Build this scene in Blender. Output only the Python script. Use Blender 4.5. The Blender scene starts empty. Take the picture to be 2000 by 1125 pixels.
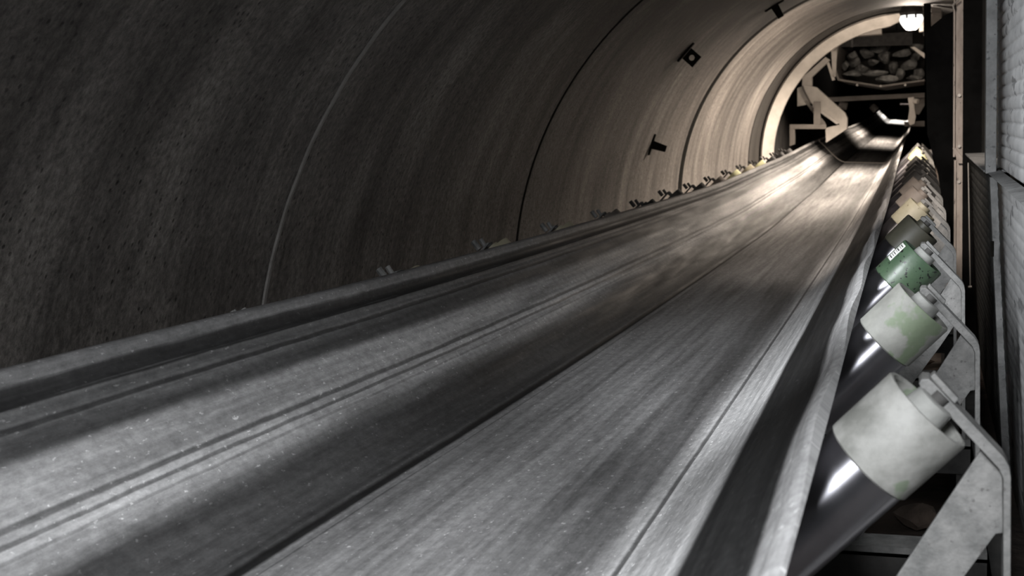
import bpy, bmesh, math, random
from mathutils import Vector, Matrix, noise
random.seed(7)
S = bpy.context.scene
C = S.collection
CZ = 1.45                      # eye height above the floor; shapes below are written relative to the eye

# ------------------------------------------------------------------ camera
F, VX, VY = 2400.0, 1800.0, 222.0
dv = Vector(((VX-1000)/F, -(VY-562.5)/F, -1)).normalized()
xa = dv.cross(Vector((0, 1, 0))).normalized()
za = xa.cross(dv)
R = Matrix(((xa[0], dv[0], za[0]), (xa[1], dv[1], za[1]), (xa[2], dv[2], za[2])))
cam = bpy.data.cameras.new('camera'); cam.sensor_width = 36; cam.lens = F/2000*36
cam.clip_start = .05; cam.clip_end = 300
co = bpy.data.objects.new('camera', cam); C.objects.link(co)
co.matrix_world = Matrix.Translation((0, 0, CZ)) @ R.transposed().to_4x4()
cam.dof.use_dof = True; cam.dof.focus_distance = 3.6; cam.dof.aperture_fstop = 7.0
S.camera = co
RT = R.transposed()
def P(px, py, d):              # point on the sight line at distance d down the tunnel
    v = RT @ Vector(((px-1000)/F, -(py-562.5)/F, -1)); return v*(d/v.y)

# ------------------------------------------------------------------ world, lights, exposure
S.view_settings.view_transform = 'Standard'; S.view_settings.look = 'None'
S.view_settings.exposure = 0.0; S.view_settings.gamma = 1.0; S.view_settings.use_curve_mapping = False
w = bpy.data.worlds.new('world'); S.world = w; w.use_nodes = True
w.node_tree.nodes['Background'].inputs[0].default_value = (.5, .47, .45, 1)
w.node_tree.nodes['Background'].inputs[1].default_value = .004
def light(name, kind, loc, power, col, size=.3, size_y=None, target=None, spot=None, spread=None):
    l = bpy.data.lights.new(name, kind); l.energy = power; l.color = col
    if kind == 'AREA':
        l.size = size
        if spread: l.spread = math.radians(spread)
        if size_y: l.shape = 'RECTANGLE'; l.size_y = size_y
    else: l.shadow_soft_size = size
    if kind == 'SPOT': l.spot_size = spot or 1.5; l.spot_blend = .6
    o = bpy.data.objects.new(name, l); C.objects.link(o); o.location = (loc[0], loc[1], loc[2]+CZ)
    if target is not None:
        t = Vector((target[0], target[1], target[2]+CZ))-o.location
        o.rotation_euler = t.to_track_quat('-Z', 'Y').to_euler()
    return o
WARM = (1.0, .85, .71); COOL = (.93, .96, 1.0)
LAMP = P(1780, 45, 17.2)
light('pendant_light', 'SPOT', (LAMP.x, LAMP.y, LAMP.z-.13), 760, WARM, .035, target=(LAMP.x-.5, LAMP.y-.4, -1), spot=2.6)
light('mid_light', 'AREA', (-.35, 4.7, .78), 15, (1, .88, .78), .2, .6, target=(.12, 7.4, -.25), spread=62)
light('crown_light', 'AREA', (.0, 12.6, 1.19), 290, WARM, .3, 2.6, target=(-1.0, 13.0, -1))
light('near_tube_light', 'AREA', (-.25, .3, .75), 45, COOL, .25, 1.3, target=(-.65, 1.9, -.9), spread=85)
light('wall_fill_light', 'AREA', (-.75, 2.35, .60), 21, COOL, .2, 1.0, target=(.28, 4.3, -.15), spread=95)  # added fill for the grey wall and the brackets
light('pendant_glow', 'POINT', (LAMP.x, LAMP.y-.05, LAMP.z-.14), 45, WARM, .03)
light('chamber_fill_light', 'SPOT', (-.5, 31, 1.7), 900, WARM, .15, target=(-.7, 31, -1), spot=2.3)  # added fill for the belt past the splice, hidden behind the trough
light('far_chamber_fill_light', 'SPOT', (-.7, 52, 2.4), 2300, (1, .93, .85), .15, target=(-.8, 50, -1), spot=1.1)  # added unseen fill for the farthest climb of the belt

# ------------------------------------------------------------------ materials
def nodes(name):
    m = bpy.data.materials.new(name); m.use_nodes = True
    return m, m.node_tree.nodes, m.node_tree.links, m.node_tree.nodes['Principled BSDF']
def mat(name, c1, c2=None, rough=.6, metal=0, scale=8, stretch=(1, 1, 1), bump=.2, bscale=40, bdist=.004, rough2=None, chip=None, chip_scale=60, chip_amt=.62, detail=6, lo=.35, hi=.65):
    m, N, L, B = nodes(name)
    tc = N.new('ShaderNodeTexCoord'); mp = N.new('ShaderNodeMapping'); mp.inputs['Scale'].default_value = stretch
    L.new(tc.outputs['Object'], mp.inputs[0])
    n = N.new('ShaderNodeTexNoise'); n.inputs['Scale'].default_value = scale; n.inputs['Detail'].default_value = detail; n.inputs['Roughness'].default_value = .65
    L.new(mp.outputs[0], n.inputs['Vector'])
    r = N.new('ShaderNodeValToRGB'); e = r.color_ramp.elements
    e[0].position = lo; e[1].position = hi; e[0].color = (*c1, 1); e[1].color = (*(c2 or c1), 1)
    L.new(n.outputs['Fac'], r.inputs[0]); out = r.outputs[0]
    if chip:
        n2 = N.new('ShaderNodeTexNoise'); n2.inputs['Scale'].default_value = chip_scale; n2.inputs['Detail'].default_value = 4
        L.new(mp.outputs[0], n2.inputs['Vector'])
        r2 = N.new('ShaderNodeValToRGB'); r2.color_ramp.elements[0].position = chip_amt; r2.color_ramp.elements[1].position = chip_amt+.03
        L.new(n2.outputs['Fac'], r2.inputs[0])
        mx = N.new('ShaderNodeMixRGB'); mx.inputs[2].default_value = (*chip, 1)
        L.new(r2.outputs[0], mx.inputs[0]); L.new(out, mx.inputs[1]); out = mx.outputs[0]
    L.new(out, B.inputs['Base Color'])
    B.inputs['Metallic'].default_value = metal
    mr = N.new('ShaderNodeMapRange'); mr.inputs['To Min'].default_value = rough; mr.inputs['To Max'].default_value = rough2 if rough2 is not None else min(1, rough+.15)
    L.new(n.outputs['Fac'], mr.inputs[0]); L.new(mr.outputs[0], B.inputs['Roughness'])
    if bump:
        nb = N.new('ShaderNodeTexNoise'); nb.inputs['Scale'].default_value = bscale; nb.inputs['Detail'].default_value = 5
        L.new(mp.outputs[0], nb.inputs['Vector'])
        b = N.new('ShaderNodeBump'); b.inputs['Strength'].default_value = bump; b.inputs['Distance'].default_value = bdist
        L.new(nb.outputs['Fac'], b.inputs['Height']); L.new(b.outputs[0], B.inputs['Normal'])
    return m

def tunnel_mat():
    m, N, L, B = nodes('tunnel_steel')
    uv = N.new('ShaderNodeUVMap'); uv.uv_map = 'UVMap'
    def mapped(sc):
        mp = N.new('ShaderNodeMapping'); mp.inputs['Scale'].default_value = (*sc, 1); L.new(uv.outputs[0], mp.inputs[0]); return mp.outputs[0]
    def ns(sc, scale, det=6, rough=.6):
        n = N.new('ShaderNodeTexNoise'); n.inputs['Scale'].default_value = scale; n.inputs['Detail'].default_value = det; n.inputs['Roughness'].default_value = rough
        L.new(mapped(sc), n.inputs['Vector']); return n.outputs['Fac']
    def ramp(f, stops):
        r = N.new('ShaderNodeValToRGB'); e = r.color_ramp.elements
        e[0].position, e[0].color = stops[0][0], (*stops[0][1], 1); e[1].position, e[1].color = stops[-1][0], (*stops[-1][1], 1)
        for p_, c_ in stops[1:-1]: k = e.new(p_); k.color = (*c_, 1)
        L.new(f, r.inputs[0]); return r.outputs[0]
    def mix(kind, a, b, fac=1.):
        x = N.new('ShaderNodeMixRGB'); x.blend_type = kind
        if isinstance(fac, float): x.inputs[0].default_value = fac
        else: L.new(fac, x.inputs[0])
        for s_, v in ((1, a), (2, b)):
            if isinstance(v, tuple): x.inputs[s_].default_value = (*v, 1)
            else: L.new(v, x.inputs[s_])
        return x.outputs[0]
    g = lambda v: (v, v, v)
    # u = metres around the lining, v = metres along the tunnel
    base = ramp(ns((.6, 1.2), 1.1, 6, .65), [(.3, (.055, .049, .044)), (.52, (.105, .095, .086)), (.72, (.18, .165, .15))])
    streak = ramp(ns((.4, 2.6), 1.7, 7, .72), [(.34, g(.45)), (.5, g(.9)), (.68, g(1.3))])
    c = mix('MULTIPLY', base, streak)
    fine = ramp(ns((9, 13), 3.4, 7, .82), [(.36, g(.4)), (.5, g(.95)), (.66, g(1.7))])
    c = mix('MULTIPLY', c, fine)
    vo = N.new('ShaderNodeTexVoronoi'); vo.inputs['Scale'].default_value = 28; vo.inputs['Randomness'].default_value = 1
    L.new(mapped((1, 1.25)), vo.inputs['Vector'])
    pit = ramp(vo.outputs['Distance'], [(.11, g(0)), (.24, g(1))])
    dens = ramp(ns((1, 1), 2.2, 3), [(.36, g(0)), (.5, g(1))])
    pitm = mix('MIX', g(1), pit, dens)
    c = mix('MULTIPLY', c, mix('MIX', g(.3), g(1), pitm))
    sp = N.new('ShaderNodeSeparateXYZ'); L.new(uv.outputs[0], sp.inputs[0])
    def mth(op, a, b):
        x = N.new('ShaderNodeMath'); x.operation = op
        for i, v in enumerate((a, b)):
            if isinstance(v, (int, float)): x.inputs[i].default_value = v
            else: L.new(v, x.inputs[i])
        return x.outputs[0]
    # crown darkened for soot and for lamplight not reaching it, ragged lower edge
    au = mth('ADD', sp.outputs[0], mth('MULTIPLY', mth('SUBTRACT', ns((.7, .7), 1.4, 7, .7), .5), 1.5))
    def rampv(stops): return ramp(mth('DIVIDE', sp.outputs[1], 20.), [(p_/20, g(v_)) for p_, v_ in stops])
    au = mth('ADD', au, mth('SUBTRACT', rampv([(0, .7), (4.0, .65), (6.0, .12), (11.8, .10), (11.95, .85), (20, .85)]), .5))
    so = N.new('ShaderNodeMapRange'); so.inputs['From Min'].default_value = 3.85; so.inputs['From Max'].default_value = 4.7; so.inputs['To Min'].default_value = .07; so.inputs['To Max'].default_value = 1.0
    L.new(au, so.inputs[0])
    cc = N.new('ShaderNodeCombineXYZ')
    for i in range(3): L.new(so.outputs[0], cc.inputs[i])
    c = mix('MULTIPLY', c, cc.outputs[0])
    # each ring plate has its own cleanliness; lamplight's reach and shade at the arch are painted in
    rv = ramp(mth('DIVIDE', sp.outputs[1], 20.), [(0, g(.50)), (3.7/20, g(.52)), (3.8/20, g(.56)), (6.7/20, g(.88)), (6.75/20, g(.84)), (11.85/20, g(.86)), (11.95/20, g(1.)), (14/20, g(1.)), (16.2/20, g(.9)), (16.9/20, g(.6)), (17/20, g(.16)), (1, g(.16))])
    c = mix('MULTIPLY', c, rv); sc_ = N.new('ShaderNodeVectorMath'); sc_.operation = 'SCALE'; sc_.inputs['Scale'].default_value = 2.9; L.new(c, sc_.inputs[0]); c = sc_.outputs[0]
    L.new(c, B.inputs['Base Color'])
    B.inputs['Roughness'].default_value = .62; B.inputs['Metallic'].default_value = .0
    h = mix('ADD', mix('MULTIPLY', fine, g(.5)), pitm, 1.)
    b = N.new('ShaderNodeBump'); b.inputs['Strength'].default_value = .55; b.inputs['Distance'].default_value = .006
    L.new(h, b.inputs['Height']); L.new(b.outputs[0], B.inputs['Normal'])
    return m

def belt_mat():
    m, N, L, B = nodes('belt_rubber')
    uv = N.new('ShaderNodeUVMap'); uv.uv_map = 'UVMap'
    sep = N.new('ShaderNodeSeparateXYZ'); L.new(uv.outputs[0], sep.inputs[0])
    def ns(sc, scale, det=5, rough=.6, off=0):
        mp = N.new('ShaderNodeMapping'); mp.inputs['Scale'].default_value = (*sc, 1); mp.inputs['Location'].default_value = (off, off, 0); L.new(uv.outputs[0], mp.inputs[0])
        n = N.new('ShaderNodeTexNoise'); n.inputs['Scale'].default_value = scale; n.inputs['Detail'].default_value = det; n.inputs['Roughness'].default_value = rough
        L.new(mp.outputs[0], n.inputs['Vector']); return n.outputs['Fac']
    def ramp(f, stops):
        r = N.new('ShaderNodeValToRGB'); e = r.color_ramp.elements
        e[0].position, e[0].color = stops[0][0], (stops[0][1],)*3+(1,); e[1].position, e[1].color = stops[-1][0], (stops[-1][1],)*3+(1,)
        for p_, c_ in stops[1:-1]: k = e.new(p_); k.color = (c_, c_, c_, 1)
        L.new(f, r.inputs[0]); return r.outputs[0]
    def mth(op, a, b):
        x = N.new('ShaderNodeMath'); x.operation = op
        for i, v in enumerate((a, b)):
            if isinstance(v, (int, float)): x.inputs[i].default_value = v
            else: L.new(v, x.inputs[i])
        return x.outputs[0]
    # u is the developed width 0..1.8 m; wobble it slightly, paint wear bands and the light on the right bend in two ramps
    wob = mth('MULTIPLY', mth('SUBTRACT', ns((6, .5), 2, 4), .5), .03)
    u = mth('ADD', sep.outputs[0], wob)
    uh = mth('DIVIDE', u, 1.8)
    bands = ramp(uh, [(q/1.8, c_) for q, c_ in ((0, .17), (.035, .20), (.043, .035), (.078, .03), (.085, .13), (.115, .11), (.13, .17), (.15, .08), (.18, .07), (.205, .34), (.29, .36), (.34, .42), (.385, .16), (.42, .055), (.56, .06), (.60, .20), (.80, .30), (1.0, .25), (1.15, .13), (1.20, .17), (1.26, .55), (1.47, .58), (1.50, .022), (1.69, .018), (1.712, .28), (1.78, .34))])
    # narrow lines
    us = sep.outputs[0]
    def line(c0, wd):
        d = mth('ABSOLUTE', mth('SUBTRACT', us, c0), 0); 
        return mth('GREATER_THAN', d, wd)
    tot = None
    for c0, wd, k in ((.125, .006, .3), (.294, .006, .35), (.320, .004, .4), (.345, .003, .7), (.583, .0125, .12), (.62, .002, .6), (1.262, .007, .25), (.085, .004, .35)):
        nz = mth('MULTIPLY', mth('SUBTRACT', ns((10, 1.5), 3, 3, off=c0*7), .5), .008)
        d = mth('ABSOLUTE', mth('ADD', mth('SUBTRACT', us, c0), nz), 0)
        mr = N.new('ShaderNodeMapRange'); mr.interpolation_type = 'SMOOTHSTEP'
        mr.inputs['From Min'].default_value = wd*.5; mr.inputs['From Max'].default_value = wd*1.6; mr.inputs['To Min'].default_value = k; mr.inputs['To Max'].default_value = 1
        L.new(d, mr.inputs[0]); tot = mr.outputs[0] if tot is None else mth('MULTIPLY', tot, mr.outputs[0])
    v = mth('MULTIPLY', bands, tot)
    v = mth('MULTIPLY', v, ramp(ns((14, .35), 2, 6), [(.3, .62), (.5, 1.), (.7, 1.35)]))       # long streaks
    v = mth('MULTIPLY', v, ramp(ns((2.2, .22), 2.6, 6, .7, 3), [(.3, .62), (.5, 1.), (.72, 1.35)]))  # patches
    v = mth('MULTIPLY', v, ramp(ns((22, 11), 2.0, 6, .78, 5), [(.3, .66), (.5, 1.), (.72, 1.4)]))  # dust grain
    v = mth('MULTIPLY', v, ramp(ns((34, 16), 2.2, 3, .6, 9), [(.63, 1.), (.72, 2.3)]))  # bright grit
    cr = N.new('ShaderNodeCombineXYZ')
    for i, k in enumerate((1.0, .985, .975)): L.new(mth('MULTIPLY', v, k), cr.inputs[i])
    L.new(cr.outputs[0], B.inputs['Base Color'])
    L.new(ramp(ns((10, .6), 2, 5), [(.3, .52), (.7, .75)]), B.inputs['Roughness']); B.inputs['Specular IOR Level'].default_value = .14
    b = N.new('ShaderNodeBump'); b.inputs['Strength'].default_value = .25; b.inputs['Distance'].default_value = .003
    L.new(ns((30, 12), 2.5, 5, .7), b.inputs['Height']); L.new(b.outputs[0], B.inputs['Normal'])
    return m

M = {}
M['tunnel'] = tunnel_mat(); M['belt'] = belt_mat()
M['weld'] = mat('weld_metal', (.20, .185, .17), (.32, .30, .28), .5, bump=.8, bscale=90)
M['joint'] = mat('joint_soot', (.005, .005, .004), (.014, .012, .010), .95)
M['dust_steel'] = mat('dusty_painted_steel', (.20, .20, .19), (.30, .30, .28), .62, scale=14, bump=.35, bscale=120, bdist=.002)
M['bracket'] = mat('galvanised_dusty_steel', (.13, .13, .125), (.25, .245, .235), .55, scale=22, bump=.6, bscale=90, bdist=.003, chip=(.13, .125, .12), chip_scale=70, chip_amt=.66)
M['polished'] = mat('polished_steel', (.40, .39, .43), (.60, .59, .63), .28, 1, scale=3, stretch=(1, 1, 1), bump=.02, bscale=30, rough2=.42)
def brushed(m, axis, amt, rot):     # turned steel: fine grooves run round the roll
    N, L = m.node_tree.nodes, m.node_tree.links; B = N['Principled BSDF']
    g = N.new('ShaderNodeNewGeometry'); x = N.new('ShaderNodeVectorMath'); x.operation = 'CROSS_PRODUCT'; x.inputs[1].default_value = axis
    L.new(g.outputs['Normal'], x.inputs[0]); L.new(x.outputs[0], B.inputs['Tangent'])
    B.inputs['Anisotropic'].default_value = amt; B.inputs['Anisotropic Rotation'].default_value = rot
brushed(M['polished'], (.7071, 0, .7071), .9, .25)
M['sleeve_dust'] = mat('dusty_roller_end', (.17, .17, .155), (.33, .325, .305), .55, scale=14, bump=.15, bscale=60, chip=(.19, .225, .165), chip_scale=7, chip_amt=.60)
M['sleeve_green_dust'] = mat('dusty_green_roller_end', (.22, .22, .20), (.32, .32, .29), .5, scale=12, bump=.2, bscale=60, chip=(.19, .235, .155), chip_scale=9, chip_amt=.57)
M['sleeve_green'] = mat('green_roller_paint', (.045, .08, .047), (.075, .12, .07), .28, scale=6, bump=.1, bscale=60, chip=(.012, .014, .012), chip_scale=80, chip_amt=.60)
M['sleeve_olive'] = mat('dark_olive_roller_paint', (.045, .045, .032), (.08, .075, .055), .4, scale=8, bump=.1)
M['sleeve_cream'] = mat('cream_roller_paint', (.25, .225, .15), (.38, .345, .25), .45, scale=8, bump=.1, chip=(.15, .12, .08), chip_scale=60, chip_amt=.68)
M['sleeve_brown'] = mat('dusty_brown_roller_paint', (.11, .093, .08), (.17, .145, .125), .6, scale=10, bump=.2)
M['sleeve_black'] = mat('black_roller_paint_and_shade', (.012, .012, .012), (.03, .028, .026), .6)  # on the far right rolls this black stands for shade
M['sleeve_yellow'] = mat('pale_yellow_roller_paint', (.55, .55, .30), (.68, .66, .42), .45, scale=8, bump=.1)
M['dark_steel'] = mat('dark_steel', (.030, .029, .028), (.065, .062, .058), .7, scale=12, bump=.3)
M['black_steel'] = mat('sooty_black_steel', (.0015, .0015, .0015), (.005, .005, .005), .9, scale=5, bump=.1)
M['post'] = mat('brown_dusty_steel', (.20, .17, .15), (.36, .315, .28), .65, scale=16, stretch=(1, 1, .25), bump=.5, bscale=90, chip=(.07, .06, .055), chip_scale=60, chip_amt=.64)
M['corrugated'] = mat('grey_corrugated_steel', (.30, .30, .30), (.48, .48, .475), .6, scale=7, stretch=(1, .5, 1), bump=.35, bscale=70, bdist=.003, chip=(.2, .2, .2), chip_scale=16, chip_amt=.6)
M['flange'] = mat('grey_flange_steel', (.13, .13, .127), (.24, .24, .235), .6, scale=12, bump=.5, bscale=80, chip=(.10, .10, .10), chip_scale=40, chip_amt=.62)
M['recess'] = mat('dark_shaded_sheet', (.022, .022, .021), (.055, .055, .052), .8, scale=10, bump=.4)  # this colour holds the shade on the wall past the flange
M['cream_steel'] = mat('pale_painted_steel', (.50, .46, .41), (.66, .61, .55), .5, scale=5, bump=.1, bscale=40)
M['taupe_steel'] = mat('taupe_painted_steel', (.14, .125, .11), (.20, .18, .16), .55, scale=5, bump=.1)
M['rock'] = mat('grey_rock', (.06, .06, .057), (.5, .49, .465), .8, scale=5, bump=.6, bscale=14, bdist=.02)
M['rubble'] = mat('brown_rubble', (.06, .045, .036), (.16, .12, .095), .9, scale=7, bump=.8, bscale=18, bdist=.02)
M['floor'] = mat('dirty_floor', (.025, .02, .017), (.095, .07, .056), .9, scale=3, bump=.8, bscale=14, bdist=.02)
M['dark_wall'] = mat('dark_chamber_wall', (.02, .019, .018), (.05, .046, .042), .9, scale=2, bump=.4)
M['paper'] = mat('white_sticker', (.60, .60, .57), (.74, .73, .70), .6, scale=60, bump=0)
M['ink'] = mat('black_print', (.02, .02, .02), (.04, .04, .04), .6, bump=0)
M['brass'] = mat('light_bolt_steel', (.24, .22, .20), (.34, .32, .29), .4, .3, bump=0)
for k_ in ('black_steel', 'recess', 'joint'): M[k_].node_tree.nodes['Principled BSDF'].inputs['Specular IOR Level'].default_value = .08
def emit(name, col, s):
    m, N, L, B = nodes(name); B.inputs['Base Color'].default_value = (*col, 1)
    B.inputs['Emission Color'].default_value = (*col, 1); B.inputs['Emission Strength'].default_value = s; return m
M['glow'] = emit('lamp_glass', (1, .99, .95), 1.6)
M['glow_small'] = emit('small_lamp_glass', (1, .93, .84), 1.3)

# ------------------------------------------------------------------ building helpers
def obj(name, verts, faces, m, parent=None, smooth=False, uvs=None, bevel=0, seg=2, loc=None):
    me = bpy.data.meshes.new(name)
    base = Vector(loc) if loc is not None else Vector((0, 0, 0))
    if parent is not None: base = Vector(parent['_w'])
    vs = [Vector(v)-base for v in verts]
    me.from_pydata([tuple(v) for v in vs], [], faces)
    if uvs is not None:
        l = me.uv_layers.new(name='UVMap')
        for p in me.polygons:
            for li, vi in zip(p.loop_indices, p.vertices): l.data[li].uv = uvs[vi]
    me.materials.append(m)
    if bevel or not uvs:
        bm = bmesh.new(); bm.from_mesh(me)
        if not uvs: bmesh.ops.recalc_face_normals(bm, faces=bm.faces)
        if bevel: bmesh.ops.bevel(bm, geom=list(bm.edges), offset=bevel, segments=seg, affect='EDGES', profile=.6, clamp_overlap=True)
        bm.to_mesh(me); bm.free()
    if smooth:
        me.polygons.foreach_set('use_smooth', [True]*len(me.polygons))
        if smooth != 'all': me.set_sharp_from_angle(angle=math.radians(smooth if smooth is not True else 35))
    o = bpy.data.objects.new(name, me); C.objects.link(o)
    o['_w'] = tuple(base)
    if parent is not None: o.parent = parent
    else: o.location = base+Vector((0, 0, CZ))
    return o
def thing(name, loc, label, cat, group=None):
    o = bpy.data.objects.new(name, None); C.objects.link(o); o.empty_display_size = .1
    o['_w'] = tuple(loc); o.location = (loc[0], loc[1], loc[2]+CZ)
    return tag(o, label, cat, group)
def tag(o, label=None, cat=None, group=None, kind=None):
    if label: o['label'] = label
    if cat: o['category'] = cat
    if group: o['group'] = group
    if kind: o['kind'] = kind
    return o
def box(x0, x1, y0, y1, z0, z1):
    v = [(x, y, z) for x in (x0, x1) for y in (y0, y1) for z in (z0, z1)]
    return v, [(0, 1, 3, 2), (4, 6, 7, 5), (0, 4, 5, 1), (2, 3, 7, 6), (0, 2, 6, 4), (1, 5, 7, 3)]
def join(*parts):
    V, Fc = [], []
    for v, f in parts:
        n = len(V); V += list(v); Fc += [tuple(i+n for i in q) for q in f]
    return V, Fc
def ext(poly, y0, y1):          # polygon in x,z extruded along y
    n = len(poly); v = [(x, y0, z) for x, z in poly]+[(x, y1, z) for x, z in poly]
    return v, [tuple(range(n)), tuple(range(2*n-1, n-1, -1))]+[(i, (i+1) % n, n+(i+1) % n, n+i) for i in range(n)]
def pix(pts, d): return [(P(x, y, d).x, P(x, y, d).z) for x, y in pts]
def strip(pts, t):              # thicken an open x,z polyline to one side
    out = []
    for i, p in enumerate(pts):
        a = Vector(pts[max(0, i-1)]); b = Vector(pts[min(len(pts)-1, i+1)]); q = Vector(p)
        d1 = (q-a).normalized() if i else (b-q).normalized(); d2 = (b-q).normalized() if i < len(pts)-1 else d1
        n = Vector((-(d1.y+d2.y), d1.x+d2.x)).normalized(); k = t/max(.5, n.dot(Vector((-d1.y, d1.x))))
        out.append((q.x+n.x*k, q.y+n.y*k))
    return list(pts)+out[::-1]
def lathe(prof, a, b, seg=40, closed=True):   # prof = (distance from a towards b, radius)
    a = Vector(a); ax = (Vector(b)-a).normalized(); u = ax.cross(Vector((0, 1, 0))); 
    if u.length < .1: u = ax.cross(Vector((1, 0, 0)))
    u.normalize(); v = ax.cross(u); V, Fc = [], []
    for t, r in prof:
        for i in range(seg):
            an = 2*math.pi*i/seg; V.append(a+ax*t+u*(r*math.cos(an))+v*(r*math.sin(an)))
    for j in range(len(prof)-1):
        for i in range(seg): k = (i+1) % seg; Fc.append((j*seg+i, j*seg+k, (j+1)*seg+k, (j+1)*seg+i))
    if closed: Fc += [tuple(range(seg))[::-1], tuple(range((len(prof)-1)*seg, len(prof)*seg))]
    return V, Fc
def cyl(a, b, r, seg=20): return lathe([(0, r), ((Vector(b)-Vector(a)).length, r)], a, b, seg)
def interp(t, tab):
    if t <= tab[0][0]: return tab[0][1]
    for (a, b), (c, d) in zip(tab, tab[1:]):
        if t <= c:
            k = (t-a)/(c-a); return b+(d-b)*k
    return tab[-1][1]
def smooth_interp(t, tab, h=.8): return sum(interp(t+h*k/4, tab) for k in range(-4, 5))/9

# ------------------------------------------------------------------ tunnel lining
TR = 2.0
CZT = [(-3, -1.30), (0, -1.19), (3.76, -1.035), (6.7, -.917), (11.9, -.76), (17, -.615), (18.2, -.57), (20, -.55), (30, -.5)]
def tcx(d): return -.24
def tcz(d): return smooth_interp(d, CZT, 1.2)
joints = [-2.0, 3.76, 6.72, 11.9, 16.95, 18.6]
def tube(y0, y1, r0, r1, a0=12, a1=235, ny=None, ns=110):
    V, Fc, U = [], [], []
    ny = ny or max(2, int((y1-y0)*6))
    for side, r in ((0, r0), (1, r1)):
        for j in range(ny+1):
            y = y0+(y1-y0)*j/ny
            for i in range(ns+1):
                a = math.radians(a0+(a1-a0)*i/ns)
                V.append((tcx(y)+r*math.cos(a), y, tcz(y)+r*math.sin(a))); U.append((a*TR, y))
    n1 = (ny+1)*(ns+1)
    for s in (0, 1):
        for j in range(ny):
            for i in range(ns):
                q = (s*n1+j*(ns+1)+i, s*n1+j*(ns+1)+i+1, s*n1+(j+1)*(ns+1)+i+1, s*n1+(j+1)*(ns+1)+i)
                Fc.append(q if s == 0 else q[::-1])
    for j in (0, ny):
        for i in range(ns):
            q = (j*(ns+1)+i, n1+j*(ns+1)+i, n1+j*(ns+1)+i+1, j*(ns+1)+i+1); Fc.append(q if j == 0 else q[::-1])
    for i in (0, ns):
        for j in range(ny):
            q = (j*(ns+1)+i, (j+1)*(ns+1)+i, n1+(j+1)*(ns+1)+i, n1+j*(ns+1)+i); Fc.append(q if i == 0 else q[::-1])
    return V, Fc, U
v, f, u = tube(-2, 18.6, TR+.035, TR+.10, ny=60)
wl = obj('wall_left', v, f, M['joint'], uvs=u, smooth=True); tag(wl, kind='structure')
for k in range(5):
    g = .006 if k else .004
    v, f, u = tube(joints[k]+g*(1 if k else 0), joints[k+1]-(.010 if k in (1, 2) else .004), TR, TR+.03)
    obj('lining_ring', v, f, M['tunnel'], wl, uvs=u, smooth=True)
def ringband(y, wd, r0, r1, m, name, a0=60, a1=215, wob=0):
    V, Fc = [], []; ns = 260
    for i in range(ns+1):
        a = math.radians(a0+(a1-a0)*i/ns)
        e = wob*noise.noise(Vector((a*14, y, 0)))
        for (dy, r) in ((-wd+e, r1), (-wd*.5+e, r0-e*.3), (wd*.5+e, r0), (wd+e, r1)):
            V.append((tcx(y)+r*math.cos(a), y+dy, tcz(y)+r*math.sin(a)))
    for i in range(ns):
        for j in range(3): Fc.append((i*4+j, i*4+j+1, i*4+j+5, i*4+j+4))
        Fc.append((i*4+3, i*4, i*4+4, i*4+7))
    Fc += [(0, 1, 2, 3), (ns*4+3, ns*4+2, ns*4+1, ns*4)]
    return obj(name, V, Fc, m, wl, smooth=True)
ringband(3.76, .013, TR-.007, TR+.004, M['weld'], 'weld_seam', wob=.006)['label'] = 'raised pale weld seam nearest the camera'
for yj, wj in ((6.72, .024), (11.9, .15), (16.95, .05)): ringband(yj, wj, TR-.004, TR+.004, M['joint'], 'joint_strip', wob=.004)

# lifting lugs on the lining
def on_wall(px, py):           # follow the sight line until it meets the lining
    lo, hi = 1.0, 18.5
    for _ in range(50):
        mid = (lo+hi)/2; p = P(px, py, mid)
        if math.hypot(p.x-tcx(mid), p.z-tcz(mid)) < TR: lo = mid
        else: hi = mid
    return P(px, py, lo)
def lug(px, py, label, tall=.10, reach=.12, hole=True):
    p = on_wall(px, py); n = Vector((tcx(p.y)-p.x, 0, tcz(p.y)-p.z)).normalized(); t = Vector((-n.z, 0, n.x))
    th = thing('lifting_lug', p, label, 'lug')
    yv = Vector((0, 1, 0))
    # base strap along the lining, then the plate that stands out of it
    b, fb = box(-tall, tall, -.022, .022, -.03, .014)
    bv = [p+t*x+yv*y+n*z for x, y, z in b]; obj('base_strap', bv, fb, M['joint'], th, bevel=.004)
    ring = []; V, Fc = [], []
    if hole:
        ns = 16; h = reach*.5
        for i in range(ns):
            a = 2*math.pi*i/ns; c_, s_ = math.cos(a), math.sin(a); k = h/max(abs(c_), abs(s_))
            for y in (-.012, .012):
                V.append(p+n*(h+.02+c_*k)+yv*0+t*(s_*k)+yv*y); V.append(p+n*(h+.02+c_*h*.45)+t*(s_*h*.45)+yv*y)
        for i in range(ns):
            a = i*4; b2 = ((i+1) % ns)*4
            Fc += [(a, b2, b2+1, a+1), (a+2, a+3, b2+3, b2+2), (a, a+2, b2+2, b2), (a+1, b2+1, b2+3, a+3)]
        obj('eye_plate', V, Fc, M['joint'], th)
    else:
        b, fb = box(-.035, .035, -.014, .014, 0, reach)
        V = [p+t*(x*(1-.25*z/reach))+yv*y+n*z for x, y, z in b]; obj('stub_plate', V, fb, M['joint'], th, bevel=.004)
    return th
lug(1338, 101, 'dark square lifting eye with a round hole, high on the curved wall', .09, .10)
lug(1272, 282, 'dark T shaped stub welded low on the curved wall', .09, .13, False)
lug(1512, 10, 'dark lifting lug on the crown nearest the pale arch', .09, .12, False)

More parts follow.
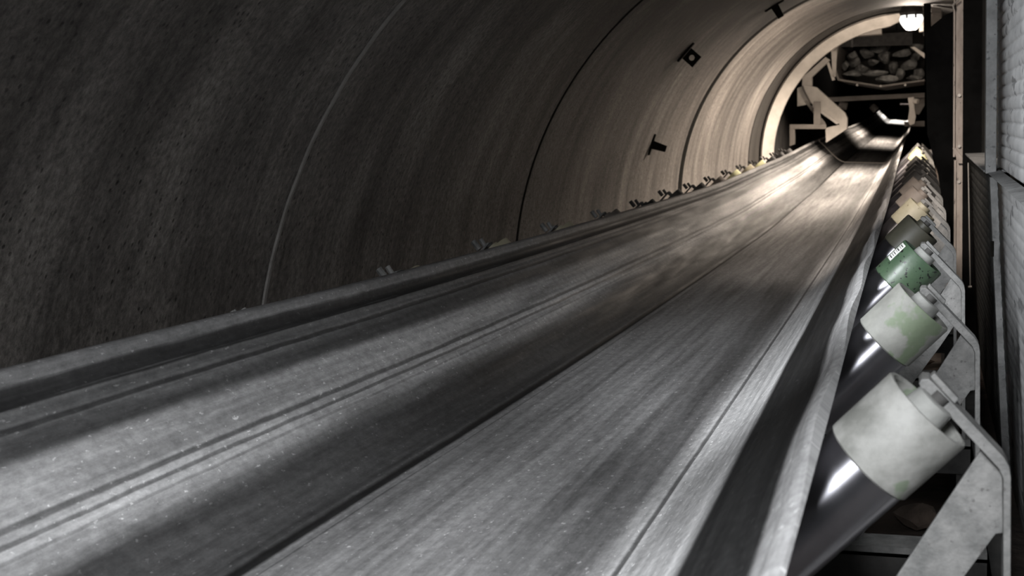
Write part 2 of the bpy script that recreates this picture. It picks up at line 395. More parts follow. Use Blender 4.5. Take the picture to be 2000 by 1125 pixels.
# ------------------------------------------------------------------ floor, chamber
def grid(x0, x1, y0, y1, nx, ny, zf):
    V = [(x0+(x1-x0)*i/nx, y0+(y1-y0)*j/ny, zf(x0+(x1-x0)*i/nx, y0+(y1-y0)*j/ny)) for j in range(ny+1) for i in range(nx+1)]
    return V, [(j*(nx+1)+i, j*(nx+1)+i+1, (j+1)*(nx+1)+i+1, (j+1)*(nx+1)+i) for j in range(ny) for i in range(nx)]
fz = lambda x, y: -CZ+.02*noise.noise(Vector((x*3, y*3, 0)))+.05*max(0, noise.noise(Vector((x*1.3+5, y*.9, 3))))
v, f = grid(-2.3, 1.7, -2, 78, 60, 600, fz)
tag(obj('floor', v, f, M['floor'], smooth='all'), kind='structure')
tag(obj('wall_back', *box(-3.4, 1.9, 78, 78.3, -1.6, 7.5), M['dark_wall']), kind='structure')
tag(obj('wall_chamber_left', *box(-3.6, -3.4, 18.7, 78, -1.6, 7.5), M['dark_wall']), kind='structure')
tag(obj('wall_chamber_right', *box(1.7, 1.9, 18.7, 78, -1.6, 7.5), M['dark_wall']), kind='structure')
tag(obj('ceiling', *box(-3.6, 1.9, 18.7, 78, 3.4, 3.6), M['dark_wall']), kind='structure')
tag(obj('floor_chamber', *box(-3.6, 1.9, 18.7, 78, -1.7, -1.52), M['dark_wall']), kind='structure')

# ------------------------------------------------------------------ conveyor belt
DROP = [(-2, .0), (1.8, 0), (2.74, -.033), (4.8, -.072), (7.3, -.098), (10.1, -.118), (12.6, -.085), (15.1, -.06), (20, .04), (29, .10), (40, .1)]
RIGHT = [(-2, .01), (1.25, .007), (1.87, 0), (3.4, -.014), (6.8, -.028), (10.7, -.063), (19.6, -.126), (40, -.15)]
def zrise(d): return .00042*max(0, d-18)**2 if d < 62 else .00042*44**2+.037*(d-62)
def warp(x, y, z):
    w_ = min(1, max(0, (-.13-x)/.9)); wr = min(1, max(0, (x+.6)/.4))
    return Vector((x+wr*smooth_interp(y, RIGHT), y, z+w_*smooth_interp(y, DROP)+zrise(y)))
def profile():
    # left edge -> left wing -> bottom -> right wing; (x, z) with the developed width
    key = [(-1.60, -.385), (-1.23, -.775), (-.472, -.785), (-.145, -.443)]
    segs = []; pts = []
    def lerp(a, b, t): return (a[0]+(b[0]-a[0])*t, a[1]+(b[1]-a[1])*t)
    s = 0; raw = []
    for a, b in zip(key, key[1:]):
        Ls = math.dist(a, b); n = int(Ls/.008)
        for i in range(n): raw.append((lerp(a, b, i/n), s+Ls*i/n))
        s += Ls
    raw.append((key[-1], s)); total = s
    # round the bends
    P0 = [r[0] for r in raw]
    for _ in range(190):
        P0 = [P0[0]]+[((P0[i-1][0]+2*P0[i][0]+P0[i+1][0])/4, (P0[i-1][1]+2*P0[i][1]+P0[i+1][1])/4) for i in range(1, len(P0)-1)]+[P0[-1]]
    out = []
    for i, (p, (_, s)) in enumerate(zip(P0, raw)):
        a = Vector(P0[max(0, i-1)]); b = Vector(P0[min(len(P0)-1, i+1)]); t = (b-a).normalized(); n = Vector((-t.y, t.x))
        if n.y < 0: n = -n
        def bmp(c0, wd, h): return h*math.exp(-((s-c0)/wd)**2)
        h = bmp(.018, .014, .012)+bmp(.040, .004, .004)-bmp(.060, .015, .008)+bmp(.090, .004, .005)-bmp(.100, .005, .004)-bmp(.125, .006, .004)
        h += -bmp(.294, .005, .003)-bmp(.320, .004, .003)+bmp(.307, .007, .002)-bmp(.583, .009, .005)-bmp(1.262, .007, .004)
        h += bmp(total-.02, .022, .008)-bmp(total-.10, .05, .006)
        out.append(((p[0]+n.x*h, p[1]+n.y*h), s, n))
    return out, total
prof, BW = profile()
ys = []; y = -1.5
while y < 74: ys.append(y); y += .06 if y < 8 else (.12 if y < 20 else .5)
V, Fc, U = [], [], []; n = len(prof); TH = .018
for j, y in enumerate(ys):
    for (p, s, nn) in prof:
        flut = 0
        if s > BW-.30:           # the free right edge ripples and sags a little between idlers
            k = (s-(BW-.30))/.30; ph = (y-1.87) % 1.0
            flut = -k*k*.012*math.sin(math.pi*ph)**2+k*k*.002*math.sin(y*4.1)
        q = warp(p[0], y, p[1]); V.append((q.x+nn.x*flut, y, q.z+nn.y*flut)); U.append((s, y))
    for (p, s, nn) in prof:
        q = warp(p[0], y, p[1]); V.append((q.x-nn.x*TH, y, q.z-nn.y*TH)); U.append((s, y))
st = 2*n
for j in range(len(ys)-1):
    a, b = j*st, (j+1)*st
    for i in range(n-1):
        Fc.append((a+i, a+i+1, b+i+1, b+i)); Fc.append((a+n+i, b+n+i, b+n+i+1, a+n+i+1))
    Fc.append((a+n-1, a+2*n-1, b+2*n-1, b+n-1)); Fc.append((a, b, b+n, a+n))
for i in range(n-1):
    Fc.append((i, i+n, i+n+1, i+1)); k = (len(ys)-1)*st; Fc.append((k+i, k+i+1, k+i+n+1, k+i+n))
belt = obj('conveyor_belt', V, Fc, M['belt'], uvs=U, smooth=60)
V, Fc = [], []
for (p, s_, nn) in prof[2:-2]:
    for dy, h in ((-.10, .0005), (-.06, .006), (.06, .006), (.10, .0005)):
        q = warp(p[0], 20.6+dy, p[1]); V.append((q.x+nn.x*h, 20.6+dy, q.z+nn.y*h))
m_ = len(prof)-4
for i in range(m_-1):
    for j in range(3): Fc.append((i*4+j, i*4+j+1, i*4+j+5, i*4+j+4))
    Fc.append((i*4+3, i*4, i*4+4, i*4+7))
obj('splice_strip', V, Fc, M['cream_steel'], belt, smooth='all')['label'] = 'pale splice across the far belt'
tag(belt, 'wide worn grey rubber conveyor belt, troughed, running down the whole tunnel', 'conveyor belt')

# ------------------------------------------------------------------ idler stations
def roller(parent, end, inward, length, sl_mat, shell_mat, lod, sleeve=.118, rr=.0745):
    """one roll: end = centre of the outer rim, inward = unit axis"""
    end = Vector(end); ax = Vector(inward).normalized(); seg = 48 if lod == 0 else (24 if lod == 1 else 14)
    r = rr
    sh = obj('roller', *lathe([(sleeve-.002, r-.030), (sleeve-.002, r-.004), (length-.004, r-.004), (length, r-.012)], end, end+ax, seg), shell_mat, parent, smooth=True)
    pr = [(.004, r-.012), (0, r-.007), (0, r-.002), (.003, r), (sleeve, r), (sleeve+.003, r-.003), (sleeve+.002, r-.025)]
    inner = [(.030, r-.016), (.004, r-.012)]
    obj('roller_end', *lathe(inner+pr[1:], end, end+ax, seg, closed=False), sl_mat, sh, smooth=True)
    if lod < 2:
        obj('bearing_housing', *lathe([(.050, r-.012), (.036, r-.016), (.030, .046), (.026, .036), (.000, .033), (-.016, .031), (-.018, .026), (-.018, .014)], end, end+ax, 28), M['dust_steel'] if lod == 0 else sl_mat, sh, smooth=True)
    obj('shaft', *cyl(end-ax*.030, end+ax*.02, .013, 12), M['dark_steel'], sh, smooth=True)
    return sh
IN_R = Vector((-.7071, 0, -.7071)); IN_L = Vector((.69, 0, -.725))
kinds = {0: ('sleeve_dust', 'idler station nearest the camera, pale dusty roller end beside a polished shell'),
 1: ('sleeve_green_dust', 'second idler station, dusty roller end with pale green paint patches'),
 2: ('sleeve_green', 'third idler station, glossy green roller bearing a white sticker'),
 3: ('sleeve_olive', 'fourth idler station, dark olive roller directly behind the green one'),
 4: ('sleeve_cream', 'fifth idler station, warm cream roller behind the dark olive one'),
 5: ('sleeve_brown', 'sixth idler station, dusty brown roller behind the cream one'),
 6: ('sleeve_brown', 'seventh idler station, dim brown roller half lost in shadow')}
ordn = ['', '', '', '', '', '', '', 'eighth', 'ninth', 'tenth', 'eleventh', 'twelfth', 'thirteenth', 'fourteenth', 'fifteenth', 'sixteenth']
leftk = {0: 'sleeve_dust', 1: 'sleeve_dust', 2: 'sleeve_cream', 3: 'sleeve_cream', 4: 'sleeve_cream', 5: 'sleeve_brown', 6: 'sleeve_black', 7: 'sleeve_black', 8: 'sleeve_black', 9: 'sleeve_brown', 10: 'sleeve_yellow', 11: 'sleeve_cream', 12: 'sleeve_yellow'}
for nidx in range(0, 16):
    d = 1.87+nidx; lod = 0 if nidx < 3 else (1 if nidx < 7 else 2)
    sm, lab = kinds.get(nidx, ('sleeve_yellow' if nidx in (11, 12) else 'sleeve_black', None))  # right rolls from the eighth on are black to paint in their shade
    if lab is None: lab = '%s idler station from the camera, %s' % (ordn[nidx], 'with a pale yellow roller end' if nidx in (11, 12) else 'mostly hidden, its left roller tip %s' % ('black' if leftk.get(nidx, 'sleeve_black') == 'sleeve_black' else 'pale'))
    th = thing('troughing_idler', (-.85, d, -CZ), lab, 'idler', 'idler stations carrying the belt')
    up = .03 if nidx in (11, 12) else 0
    # right wing roll, held by the bracket
    end = Vector((.004, d, -.427+up)) if nidx else Vector((.009, d, -.431)); rl = roller(th, end, IN_R, .36, M[sm], M['polished'], lod)
    # left wing roll, its end just peeps over the left belt edge
    le = warp(-1.60, d, -.385); drop = le.z+.385
    ext_ = .0 if nidx < 2 else (.028 if nidx == 2 else (.05 if nidx < 7 else .072))
    lend = Vector((-1.6-.725*.106-.69*ext_, d, le.z-.69*.106+.725*ext_)); roller(th, lend, IN_L, .34, M[leftk.get(nidx, 'sleeve_black')], M['polished'], max(1, lod))
    bm_ = M['bracket'] if nidx < 7 or nidx in (11, 12) else M['dark_steel']  # darker steel paints shade onto the far right brackets
    # bottom roll
    zc = -.785-TH-.076+min(0, drop)
    obj('roller', *cyl((-1.10, d+.02, zc), (-.62, d+.02, zc+.0), .070, 24), M['polished'], th, smooth=True)
    # right bracket: bent flange strip, diagonal web, foot
    br = obj('bracket', *ext([(-.004, -.393+up), (.000, -.386+up), (.010, -.386+up), (.018, -.393+up), (.114, -.500), (.121, -.514), (.123, -.53), (.126, -1.00), (.116, -1.00), (.113, -.532), (.107, -.517), (.010, -.408+up), (.000, -.402+up)], d-.004, d+.050), bm_, th, bevel=.0018 if lod == 0 else 0)
    g = [(.084, -.494), (.108, -.521), (.1125, -.535), (.114, -.62), (.104, -.622), (.055, -.70), (-.14, -.985), (-.225, -.985), (-.055, -.73)]
    obj('gusset', *ext(g, d+.018, d+.026), bm_, th, bevel=.0015 if lod == 0 else 0)
    obj('foot_plate', *box(-.26, .14, d-.02, d+.07, -1.0, -.985), bm_, th)
    if lod < 2:
        obj('shaft_clip', *ext([(.012, -.386+up), (.018, -.380+up), (.052, -.418+up), (.046, -.426+up)], d+.012, d+.036), bm_, th, bevel=.002)
    # left bracket
    lz = lend.z; lx = lend.x
    obj('bracket', *ext([(lx-.018, lz+.030), (lx-.028, lz+.030), (lx-.150, lz-.095), (lx-.155, -1.0), (lx-.145, -1.0), (lx-.140, lz-.10)], d-.004, d+.05), M['bracket'] if nidx < 6 else M['dark_steel'], th)
    obj('bolt', *cyl((lx-.072, d+.02, lz+.0), (lx-.10, d+.02, lz+.036), .013, 8), M['bracket'] if nidx < 6 else M['dark_steel'], th)
    obj('bolt', *cyl((lx-.045, d+.02, lz+.012), (lx-.066, d+.02, lz+.044), .010, 8), M['bracket'] if nidx < 6 else M['dark_steel'], th)
    # base angle and posts
    obj('base_beam', *join(box(-1.84, .14, d-.01, d+.09, -1.012, -1.0), box(-1.84, .14, d-.01, d, -1.09, -1.0)), M['dark_steel'], th)
    for x in (-1.84, .10):
        obj('leg', *box(x, x+.035, d, d+.035, -CZ-.01, -1.05), M['dark_steel'], th)
    if nidx == 2:   # sticker wrapped on the green sleeve
        def on_roll(t, a, lift=.0006):
            u_ = IN_R.cross(Vector((0, 1, 0))).normalized(); v_ = IN_R.cross(u_); rr = .0745+lift
            return end+IN_R*t+u_*(rr*math.cos(a))+v_*(rr*math.sin(a))
        # the side of the roll that faces up and towards the camera
        best = max(range(360), key=lambda k: (on_roll(.05, math.radians(k))-end).normalized().dot(Vector((-.62, -.45, .62)).normalized()))
        def patch(t0, t1, a0, a1, lift, nn=6):
            V, Fc = [], []
            for j in range(nn+1):
                a = math.radians(best+a0+(a1-a0)*j/nn)
                for t in (t0, t1):
                    V.append(on_roll(t, a, lift)); V.append(on_roll(t, a, -.001))
            for j in range(nn):
                q = j*4; Fc += [(q, q+2, q+6, q+4), (q+1, q+5, q+7, q+3), (q, q+4, q+5, q+1), (q+2, q+3, q+7, q+6)]
            Fc += [(0, 1, 3, 2), (nn*4, nn*4+2, nn*4+3, nn*4+1)]
            return V, Fc
        stk = obj('sticker', *patch(.008, .070, -8, 14, .0007), M['paper'], rl)
        tt = .014
        for wd in (.006, .003, .007, .002, .005, .003, .006):
            rl2 = obj('print_mark', *patch(tt, tt+wd*.55, -4, 10, .0011), M['ink'], th); tt += .0075

# long stringer channel that the stations stand on
tag(obj('stringer_channel', *join(box(.145, .20, -1, 7.8, -1.10, -1.088), box(.145, .157, -1, 7.8, -1.18, -1.088)), M['dark_steel']), 'dark steel channel running low along the right side under the idlers', 'channel')

# ------------------------------------------------------------------ right wall: corrugated steel partition
wr = obj('wall_right', *box(.52, .58, -1.5, 8.0, -CZ-.02, 1.2), M['recess']); tag(wr, kind='structure')
def corr(y0, y1, z0, z1, x, lean, pitch=.042, amp=.0036, shift=0):
    V, Fc = [], []; n_ = int((z1-z0)/pitch*10); ny = max(2, int((y1-y0)/.5))
    for s, off in ((0, 0), (1, .006)):
        for j in range(ny+1):
            y = y0+(y1-y0)*j/ny
            for i in range(n_+1):
                z = z0+(z1-z0)*i/n_; k = math.sin(math.pi*(z+shift)/pitch)
                V.append((x+lean*max(0, -.24-z)+amp*(1-2*abs(k)**.35)+off+.002*math.sin(y*3+z*5), y, z))
    m_ = (ny+1)*(n_+1)
    for s in (0, 1):
        for j in range(ny):
            for i in range(n_):
                q = (s*m_+j*(n_+1)+i, s*m_+j*(n_+1)+i+1, s*m_+(j+1)*(n_+1)+i+1, s*m_+(j+1)*(n_+1)+i); Fc.append(q[::-1] if s == 0 else q)
    for i in (0, n_):
        for j in range(ny): Fc.append((j*(n_+1)+i, (j+1)*(n_+1)+i, m_+(j+1)*(n_+1)+i, m_+j*(n_+1)+i))
    for j in (0, ny):
        for i in range(n_): Fc.append((j*(n_+1)+i, j*(n_+1)+i+1, m_+j*(n_+1)+i+1, m_+j*(n_+1)+i))
    return V, Fc
WX = P(1944, 200, 5.03).x          # face of the partition
FX = P(1925, 200, 5.03).x          # inner edge of the upright flange
ZL = P(1928, 336, 5.03).z          # ledge height
obj('corrugated_panel', *corr(-1.5, 5.00, ZL+.025, 1.05, WX+.008, 0), M['corrugated'], wr, smooth='all')
obj('corrugated_panel', *corr(-1.5, 5.02, -1.44, ZL-.03, WX+.006, .05, amp=.0016), M['corrugated'], wr, smooth='all')
o = obj('corrugated_panel', *corr(5.10, 7.7, -1.44, ZL-.03, WX-.005, .05), M['recess'], wr, smooth='all'); o['label'] = 'corrugated panel deeper in the tunnel, its shade painted in'  # same wall in a darker material, standing for its shade
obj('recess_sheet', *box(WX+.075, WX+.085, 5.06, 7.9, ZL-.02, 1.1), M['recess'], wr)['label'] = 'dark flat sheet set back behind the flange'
obj('light_block_plate', *box(WX-.03, .5, 7.9, 7.92, -1.44, 1.15), M['black_steel'], wr)  # added to keep the far light off the recess
obj('flange', *join(box(FX, WX+.004, 5.00, 5.03, ZL-.005, 1.1), box(FX, FX+.007, 5.03, 5.075, ZL-.005, 1.1)), M['flange'], wr, bevel=.003)['label'] = 'upright grey flange above the ledge'
obj('flange', *ext([(WX-.018, ZL-.02), (WX+.014, ZL-.02), (WX+.014+.057, -1.44), (WX-.018+.057, -1.44)], 5.02, 5.06), M['flange'], wr, bevel=.003)['label'] = 'narrow upright seam flange below the ledge'
obj('ledge', *ext([(WX-.028, ZL-.002), (WX+.02, ZL+.006), (WX+.02, ZL-.03), (WX+.004, ZL-.032)], -1.5, 5.06), M['flange'], wr, bevel=.002)
obj('ledge', *ext([(FX-.004, ZL+.006), (WX+.08, ZL+.006), (WX+.08, ZL-.006), (FX-.004, ZL-.002)], 5.06, 7.2), M['flange'], wr, bevel=.002)
hx = P(1936, 500, 4.95); hx2 = P(1937, 470, 4.95)
obj('handle_loop', *cyl((WX-.012, 4.93, hx.z), (WX-.012, 4.93, hx2.z), .006, 8), M['joint'], wr)

# ------------------------------------------------------------------ post, pipe, black sheet
def px_box(x0, y0, x1, y1, d, dy): 
    a = P(x0, y0, d); b = P(x1, y1, d); return box(a.x, b.x, d, d+dy, b.z, a.z)
D = 8.0
a, b = P(1861, 0, D), P(1884, 290, D)
po = thing('steel_post', (a.x+.03, D, -CZ), 'tall brown dusty steel post standing between the belt and the grey wall', 'post')
xl, xr = P(1862, 100, D).x, P(1882, 100, D).x
obj('flange', *box(xl, xl+.010, D-.03, D+.09, -.27, 1.0), M['post'], po, bevel=.002)
obj('web', *box(xl+.010, xr, D, D+.012, -.27, 1.0), M['post'], po)
obj('joint_collar', *ext([(xl-.004, -.215), (xl+.012, -.215), (xl+.055, -.275), (xl+.055, -.31), (xl+.03, -.31)], D-.05, D+.04), M['post'], po, bevel=.003)
obj('lower_web', *box(xl+.018, xr+.022, D-.01, D+.02, -CZ-.02, -.27), M['post'], po, bevel=.002)
obj('lower_flange', *box(xl+.006, xl+.018, D-.03, D+.09, -CZ-.02, -.29), M['post'], po, bevel=.002)
for zz in (-.205, -.42, .10): obj('bolt', *cyl((xl+.034, D-.03, zz), (xl+.034, D, zz), .010, 8), M['brass'], po)
hk = [P(1874, 0, D-.1), P(1861, 7, D-.1), P(1860, 9, D-.1), P(1861, 13, D-.1)]
c1 = P(1891, 318, 7.6); c2 = P(1895, 560, 7.6)
cd = thing('conduit', c2, 'thin pale conduit rod running down beside the brown post', 'pipe')
obj('rod', *cyl(c2, c1, .0035, 8), M['brass'], cd); obj('tip', *cyl(c2-Vector((.012, 0, 0)), c2+Vector((.008, 0, 0)), .007, 8), M['brass'], cd)
ob = obj('black_steel_sheet', *ext(pix([(1807, 60), (1818, 52), (1848, 28), (1863, 22), (1868, 700), (1858, 690), (1852, 470), (1832, 340), (1811, 262)], 8.5), 8.5, 8.53), M['black_steel'])
tag(ob, 'big black steel sheet with a cut corner standing left of the brown post', 'panel')
hp = P(1811, 30, 16.2)
tag(obj('drop_pipe', *cyl(P(1811, 0, 16.4)+Vector((0, 0, .5)), P(1811, 70, 16.4), .045, 12), M['black_steel'], smooth=True), 'black vertical pipe hanging right of the glowing lamp', 'pipe')
hb = thing('hook_bracket', P(1858, 14, 7.9), 'small pale hook fixed to the top left edge of the brown post', 'hook')
for aa, bb in (((1873, 0), (1861, 9)), ((1861, 9), (1863, 18))): obj('hook_bar', *cyl(P(*aa, 7.9), P(*bb, 7.9), .005, 8), M['brass'], hb)

# ------------------------------------------------------------------ pale arch rib
V, Fc = [], []; ya = 18.25; ns = 90; a0, a1 = 82, 205
for i in range(ns+1):
    a = math.radians(a0+(a1-a0)*i/ns)
    wv = .17 if a0+(a1-a0)*i/ns > 96 else .17-.012*(96-(a0+(a1-a0)*i/ns))
    for (r, y) in ((TR-.02, ya-.10), (TR-.02-wv*.15, ya-.13), (TR-.02-wv, ya-.02), (TR-.02-wv, ya+.10), (TR-.02, ya+.12)):
        V.append((tcx(ya)+r*math.cos(a), y, tcz(ya)+r*math.sin(a)))
for i in range(ns):
    for j in range(5): Fc.append((i*5+j, i*5+(j+1) % 5, (i+1)*5+(j+1) % 5, (i+1)*5+j))
Fc += [tuple(range(5)), tuple(ns*5+4-j for j in range(5))]
tag(obj('steel_arch_rib', V, Fc, M['cream_steel'], smooth=40), 'pale painted steel arch rib curving round the far mouth of the tunnel', 'arch')

# ------------------------------------------------------------------ pendant lamp
lt = thing('pendant_lamp', LAMP, 'glowing white bowl lamp hanging at the far tunnel mouth', 'lamp')
top = P(1780, 30, 17.2); bot = P(1780, 58, 17.2)
hz = top.z-bot.z; r0 = .150
obj('lamp_bowl', *lathe([(0, r0*.90), (hz*.25, r0), (hz*.5, r0*.92), (hz*.8, r0*.68), (hz, r0*.42), (hz*1.02, .01)], (top.x, top.y, top.z), (bot.x, bot.y, bot.z), 28), M['glow'], lt, smooth=True)
obj('lamp_housing', *lathe([(0, .05), (.05, .12), (.13, .15), (.16, .14)], (top.x, top.y, top.z+.165), (top.x, top.y, top.z), 24), M['dark_steel'], lt, smooth=True)
for k in (-.055, .055): obj('guard_bar', *cyl((top.x+k, top.y-.17, top.z+.04), (top.x+k, top.y-.172, top.z-.045), .012, 8), M['dark_steel'], lt)
obj('lamp_stem', *cyl((top.x, top.y, top.z+.15), (top.x, top.y, 1.35), .02, 10), M['dark_steel'], lt, smooth=True)
a = P(1751, 68, 30)
wl2 = thing('small_lamp', a, 'tiny bright oblong lamp low and left of the glowing bowl', 'lamp')
obj('lamp_glass', *px_box(1745, 65, 1758, 72, 30, .05), M['glow_small'], wl2, bevel=.01)
obj('lamp_stem', *cyl((a.x, 30.12, a.z+.05), (a.x, 30.12, 3.41), .02, 8), M['dark_steel'], wl2)
obj('lamp_case', *px_box(1738, 60, 1766, 77, 30.06, .12), M['dark_steel'], wl2, bevel=.01)

# ------------------------------------------------------------------ steelwork beyond the arch
def steel(name, polys, d, dy, m, label, cat, bevel=.006):
    base = pix([polys[0][1][0]], d)[0]
    th = thing(name, (base[0], d, base[1]), label, cat)
    for nm, pts, dd, t in polys:
        obj(nm, *ext(pix(pts, d+dd), d+dd, d+dd+t), m, th, bevel=bevel)
    return th
steel('beam_frame', [
 ('diagonal_beam', [(1568, 166), (1594, 170), (1650, 220), (1655, 231), (1654, 252), (1613, 279), (1612, 250), (1640, 243), (1588, 207), (1572, 178)], 0, .22),
 ('beam_lip', [(1588, 203), (1640, 240), (1634, 243), (1586, 209)], -.05, .05),
 ('strut', [(1566, 168), (1567, 150), (1580, 140), (1612, 111), (1621, 117), (1586, 150), (1586, 168)], .02, .15),
 ('side_plate', [(1557, 172), (1568, 168), (1580, 182), (1590, 200), (1569, 206), (1557, 208)], .12, .03)], 19.3, .2, M['cream_steel'], 'pale angular steel support frame left of the belt beyond the arch', 'frame')
steel('box_frame', [
 ('top_rail', [(1542, 243), (1613, 243), (1613, 252), (1542, 252)], 0, .12),
 ('upright', [(1542, 252), (1552, 252), (1552, 282), (1542, 286)], 0, .12),
 ('post', [(1589, 198), (1602, 198), (1602, 243), (1589, 243)], .01, .10),
 ('brace', [(1570, 197), (1576, 196), (1612, 240), (1612, 247), (1604, 243)], .15, .04)], 18.9, .1, M['taupe_steel'], 'taupe square steel frame low beside the pale arch foot', 'frame')
steel('cross_beam', [('beam', [(1614, 190), (1806, 181), (1806, 190), (1624, 199)], 0, .12)], 20.5, .1, M['taupe_steel'], 'long taupe steel beam crossing above the far belt', 'beam')
steel('side_gusset', [('plate', [(1806, 180), (1806, 206), (1795, 224), (1780, 222), (1785, 200)], 0, .05), ('shelf', [(1766, 238), (1806, 236), (1806, 247), (1766, 247)], .05, .08)], 20.9, .1, M['taupe_steel'], 'grey triangular gusset plate against the black sheet, right of the far belt', 'plate')
# overhead pan trough with its load of rock
base = P(1720, 170, 19.6)
tr = thing('overhead_trough', base, 'steel pan trough full of rock above the far belt', 'trough')
tp = pix([(1634, 88), (1628, 132), (1636, 157), (1720, 170), (1806, 158)], 19.6)
tp2 = pix([(1638, 88), (1632, 131), (1639, 154), (1720, 167), (1806, 155)], 19.6)
obj('trough_pan', *ext(tp+tp2[::-1], 19.6, 22.5), M['taupe_steel'], tr)
obj('side_stiffener', *ext(pix([(1624, 96), (1636, 88), (1633, 150), (1627, 152)], 19.6), 19.5, 19.6), M['cream_steel'], tr, bevel=.004)
obj('knee_brace', *ext(pix([(1613, 116), (1618, 116), (1632, 156), (1626, 158)], 19.6), 19.5, 19.58), M['cream_steel'], tr, bevel=.003)
for x in (1674, 1720, 1768): obj('rim_bolt', *cyl(P(x, 166+(2 if x == 1720 else 0), 19.5), P(x, 166+(2 if x == 1720 else 0), 19.6), .018, 8), M['brass'], tr)
obj('back_plate', *ext(pix([(1636, 60), (1806, 60), (1806, 160), (1720, 172), (1636, 158)], 22.6), 22.6, 22.65), M['dark_wall'], tr)
obj('hopper_plate', *ext(pix([(1640, 70), (1782, 62), (1782, 88), (1636, 92)], 20.3), 20.3, 20.34), M['dark_steel'], tr)
steel('roof_box', [('box', [(1667, 60), (1700, 50), (1722, 48), (1722, 66), (1667, 70)], 0, .3), ('cap', [(1710, 46), (1723, 46), (1723, 56), (1710, 56)], -.03, .03)], 19.2, .3, M['cream_steel'], 'pale steel box tucked under the arch, left of the glowing lamp', 'box')
steel('valve_block', [('body', [(1819, 14), (1838, 16), (1840, 30), (1838, 42), (1818, 54)], 0, .2), ('lid', [(1817, 24), (1838, 24), (1838, 29), (1817, 29)], -.03, .03), ('tab', [(1834, 32), (1839, 32), (1839, 42), (1834, 42)], -.03, .03)], 16.6, .2, M['taupe_steel'], 'grey steel block right of the black drop pipe', 'block')
steel('junction_box', [('body', [(1795, 32), (1809, 30), (1809, 60), (1795, 62)], 0, .2), ('lid', [(1802, 14), (1810, 14), (1810, 24), (1802, 24)], 0, .15), ('tab', [(1800, 29), (1810, 29), (1810, 34), (1800, 34)], -.03, .03)], 17.5, .2, M['taupe_steel'], 'dim grey box between the glowing lamp and the black pipe', 'box')
steel('guide_bar', [('bar', [(1778, 92), (1786, 91), (1806, 104), (1806, 114)], 0, .08)], 19.4, .1, M['cream_steel'], 'short pale bar slanting down at the right rim of the rock trough', 'bar')
tag(obj('hanging_strap', *px_box(1662, 40, 1666, 92, 18.9, .03), M['dark_steel']), 'thin dark strap hanging from the pale arch', 'strap')
# rocks
def rock(c, r, seed, sq=(1, 1, 1)):
    bm = bmesh.new(); bmesh.ops.create_icosphere(bm, subdivisions=2, radius=1)
    rnd = random.Random(seed); cuts = [(Vector((rnd.gauss(0, 1), rnd.gauss(0, 1), rnd.gauss(0, 1))).normalized(), rnd.uniform(.35, .8)) for _ in range(10)]
    V = []
    for vv in bm.verts:
        q = vv.co.copy()
        for n_, k in cuts:
            e = q.dot(n_)-k
            if e > 0: q -= n_*e
        V.append(Vector((q.x*r*sq[0], q.y*r*sq[1], q.z*r*sq[2]))+Vector(c))
    Fc = [tuple(x.index for x in fa.verts) for fa in bm.faces]; bm.free(); return V, Fc
RL = ['broad pale rock at the lower left of the trough load', 'long flat rock lying at the bottom middle of the trough load', 'upright wedge of rock right of the long flat rock in the trough', 'low rock against the V of the trough floor', 'rock leaning third from the right edge of the trough load', 'rock against the black sheet, low right in the trough',
 'rock at the left rim, halfway up the trough load', 'rock just above the broad pale rock in the trough', 'small rock at the centre of the trough load', 'wide flat rock high on the right of the trough load', 'rock right of the small central rock in the trough', 'rock under the slanting pale bar, right in the trough', 'rock upper left of the centre of the trough load', 'squat rock right of the upright wedge in the trough', 'flat rock lowest at the right end of the trough load', 'small rock squeezed between pale broad rock and long flat rock',
 'topmost rock in the middle of the trough load', 'topmost rock at the left end of the trough load', 'topmost rock at the right end of the trough load', 'narrow rock touching the left side plate of the trough']
rk = [(1664, 148, 24, 8, 'broad pale'), (1709, 147, 25, 6, 'long flat'), (1745, 140, 12, 16, 'upright'), (1735, 158, 24, 8, ''), (1775, 132, 16, 14, ''), (1795, 145, 16, 14, ''), (1668, 114, 13, 11, ''), (1672, 125, 14, 12, ''), (1707, 126, 12, 10, ''),
      (1762, 108, 24, 10, 'wide'), (1730, 118, 18, 14, ''), (1790, 115, 16, 14, ''), (1690, 108, 20, 12, ''), (1758, 150, 14, 14, ''), (1785, 156, 16, 8, ''), (1686, 138, 16, 10, ''), (1720, 100, 22, 10, ''), (1655, 98, 18, 10, ''), (1785, 97, 18, 10, ''), (1653, 132, 8, 12, '')]
for i, (x, y, w_, h_, nm) in enumerate(rk):
    d = 20.1+.07*(170-y)*.35+random.uniform(-.1, .2); c = P(x, y-4, d); k = d/F
    V, Fc = rock(c, 1, i, (w_*k*1.02, .22, h_*k*1.0))
    o = obj('rock', V, Fc, M['rock'], loc=c)
    tag(o, RL[i], 'rock', 'rocks in the overhead trough')

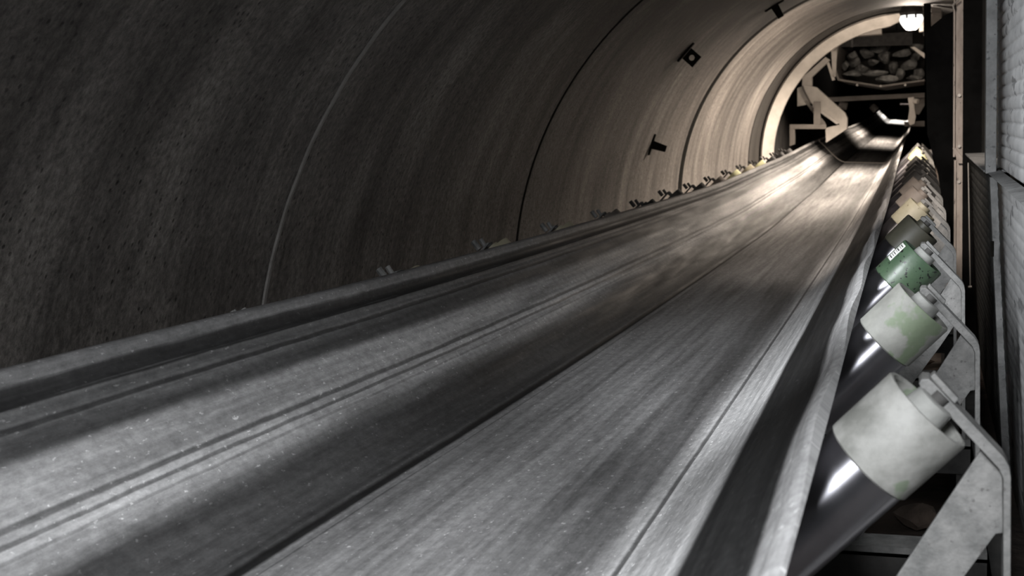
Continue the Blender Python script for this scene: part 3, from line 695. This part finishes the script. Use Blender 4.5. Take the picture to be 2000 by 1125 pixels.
# far rollers and bracket where the belt climbs away
def far_roller(x0, y0, x1, y1, d, r, m, label):
    a, b = P(x0, y0, d), P(x1, y1, d); th = thing('support_roller', a, label, 'roller')
    obj('roller_shell', *lathe([(0, r*.8), (.01, r), ((b-a).length-.01, r), ((b-a).length, r*.8)], a, b, 20), m, th, smooth=True)
    obj('shaft', *cyl(a-(b-a).normalized()*.05, a, r*.25, 8), M['dark_steel'], th)
far_roller(1638, 205, 1655, 208, 22, .065, M['cream_steel'], 'cream roller end left of the climbing belt, under the long beam')
far_roller(1702, 206, 1712, 216, 26, .07, M['cream_steel'], 'small cream roller end where the belt climbs, further right')
steel('far_bracket', [('arm', [(1773, 191), (1785, 189), (1786, 212), (1789, 228), (1786, 242), (1777, 245), (1773, 236), (1776, 212)], 0, .06)], 19.8, .06, M['cream_steel'], 'cream upright bracket with a knob, right of the climbing belt', 'bracket')
tag(obj('bracket_knob', *cyl(P(1785, 197, 19.78), P(1793, 198, 19.75), .04, 14), M['cream_steel'], smooth=True), 'round cream knob end on the far cream bracket', 'knob')
tag(obj('return_roller', *cyl(P(1758, 203, 21), P(1780, 203, 21), .032, 14), M['polished'], smooth=True), 'bright polished rod running left from the far cream bracket', 'roller')

# rubble on the floor at the lower right
for i, (x, y, z, r, lb) in enumerate([(.06, 3.4, -1.41, .07, 'dusty stone on the floor between second and third idler posts'), (-.10, 3.35, -1.42, .06, 'small stone left of the one by the second idler post'), (.0, 4.4, -1.40, .08, 'stone on the floor below the green roller'),
   (-.12, 5.3, -1.41, .09, 'stone on the floor below the cream roller'), (.16, 5.4, -1.40, .08, 'stone on the floor nearest the foot of the grey wall'), (.04, 6.4, -1.40, .10, 'largest stone on the floor short of the brown post'), (-.02, 7.3, -1.4, .08, 'farthest stone on the floor beside the brown post foot')]):
    V, Fc = rock((x, y, z), r, 50+i, (1.3, 1, .6))
    tag(obj('rubble_stone', V, Fc, M['rubble'], loc=(x, y, z)), lb, 'stone', 'stones on the floor under the idlers')

for o in list(bpy.data.objects):
    if '_w' in o: del o['_w']
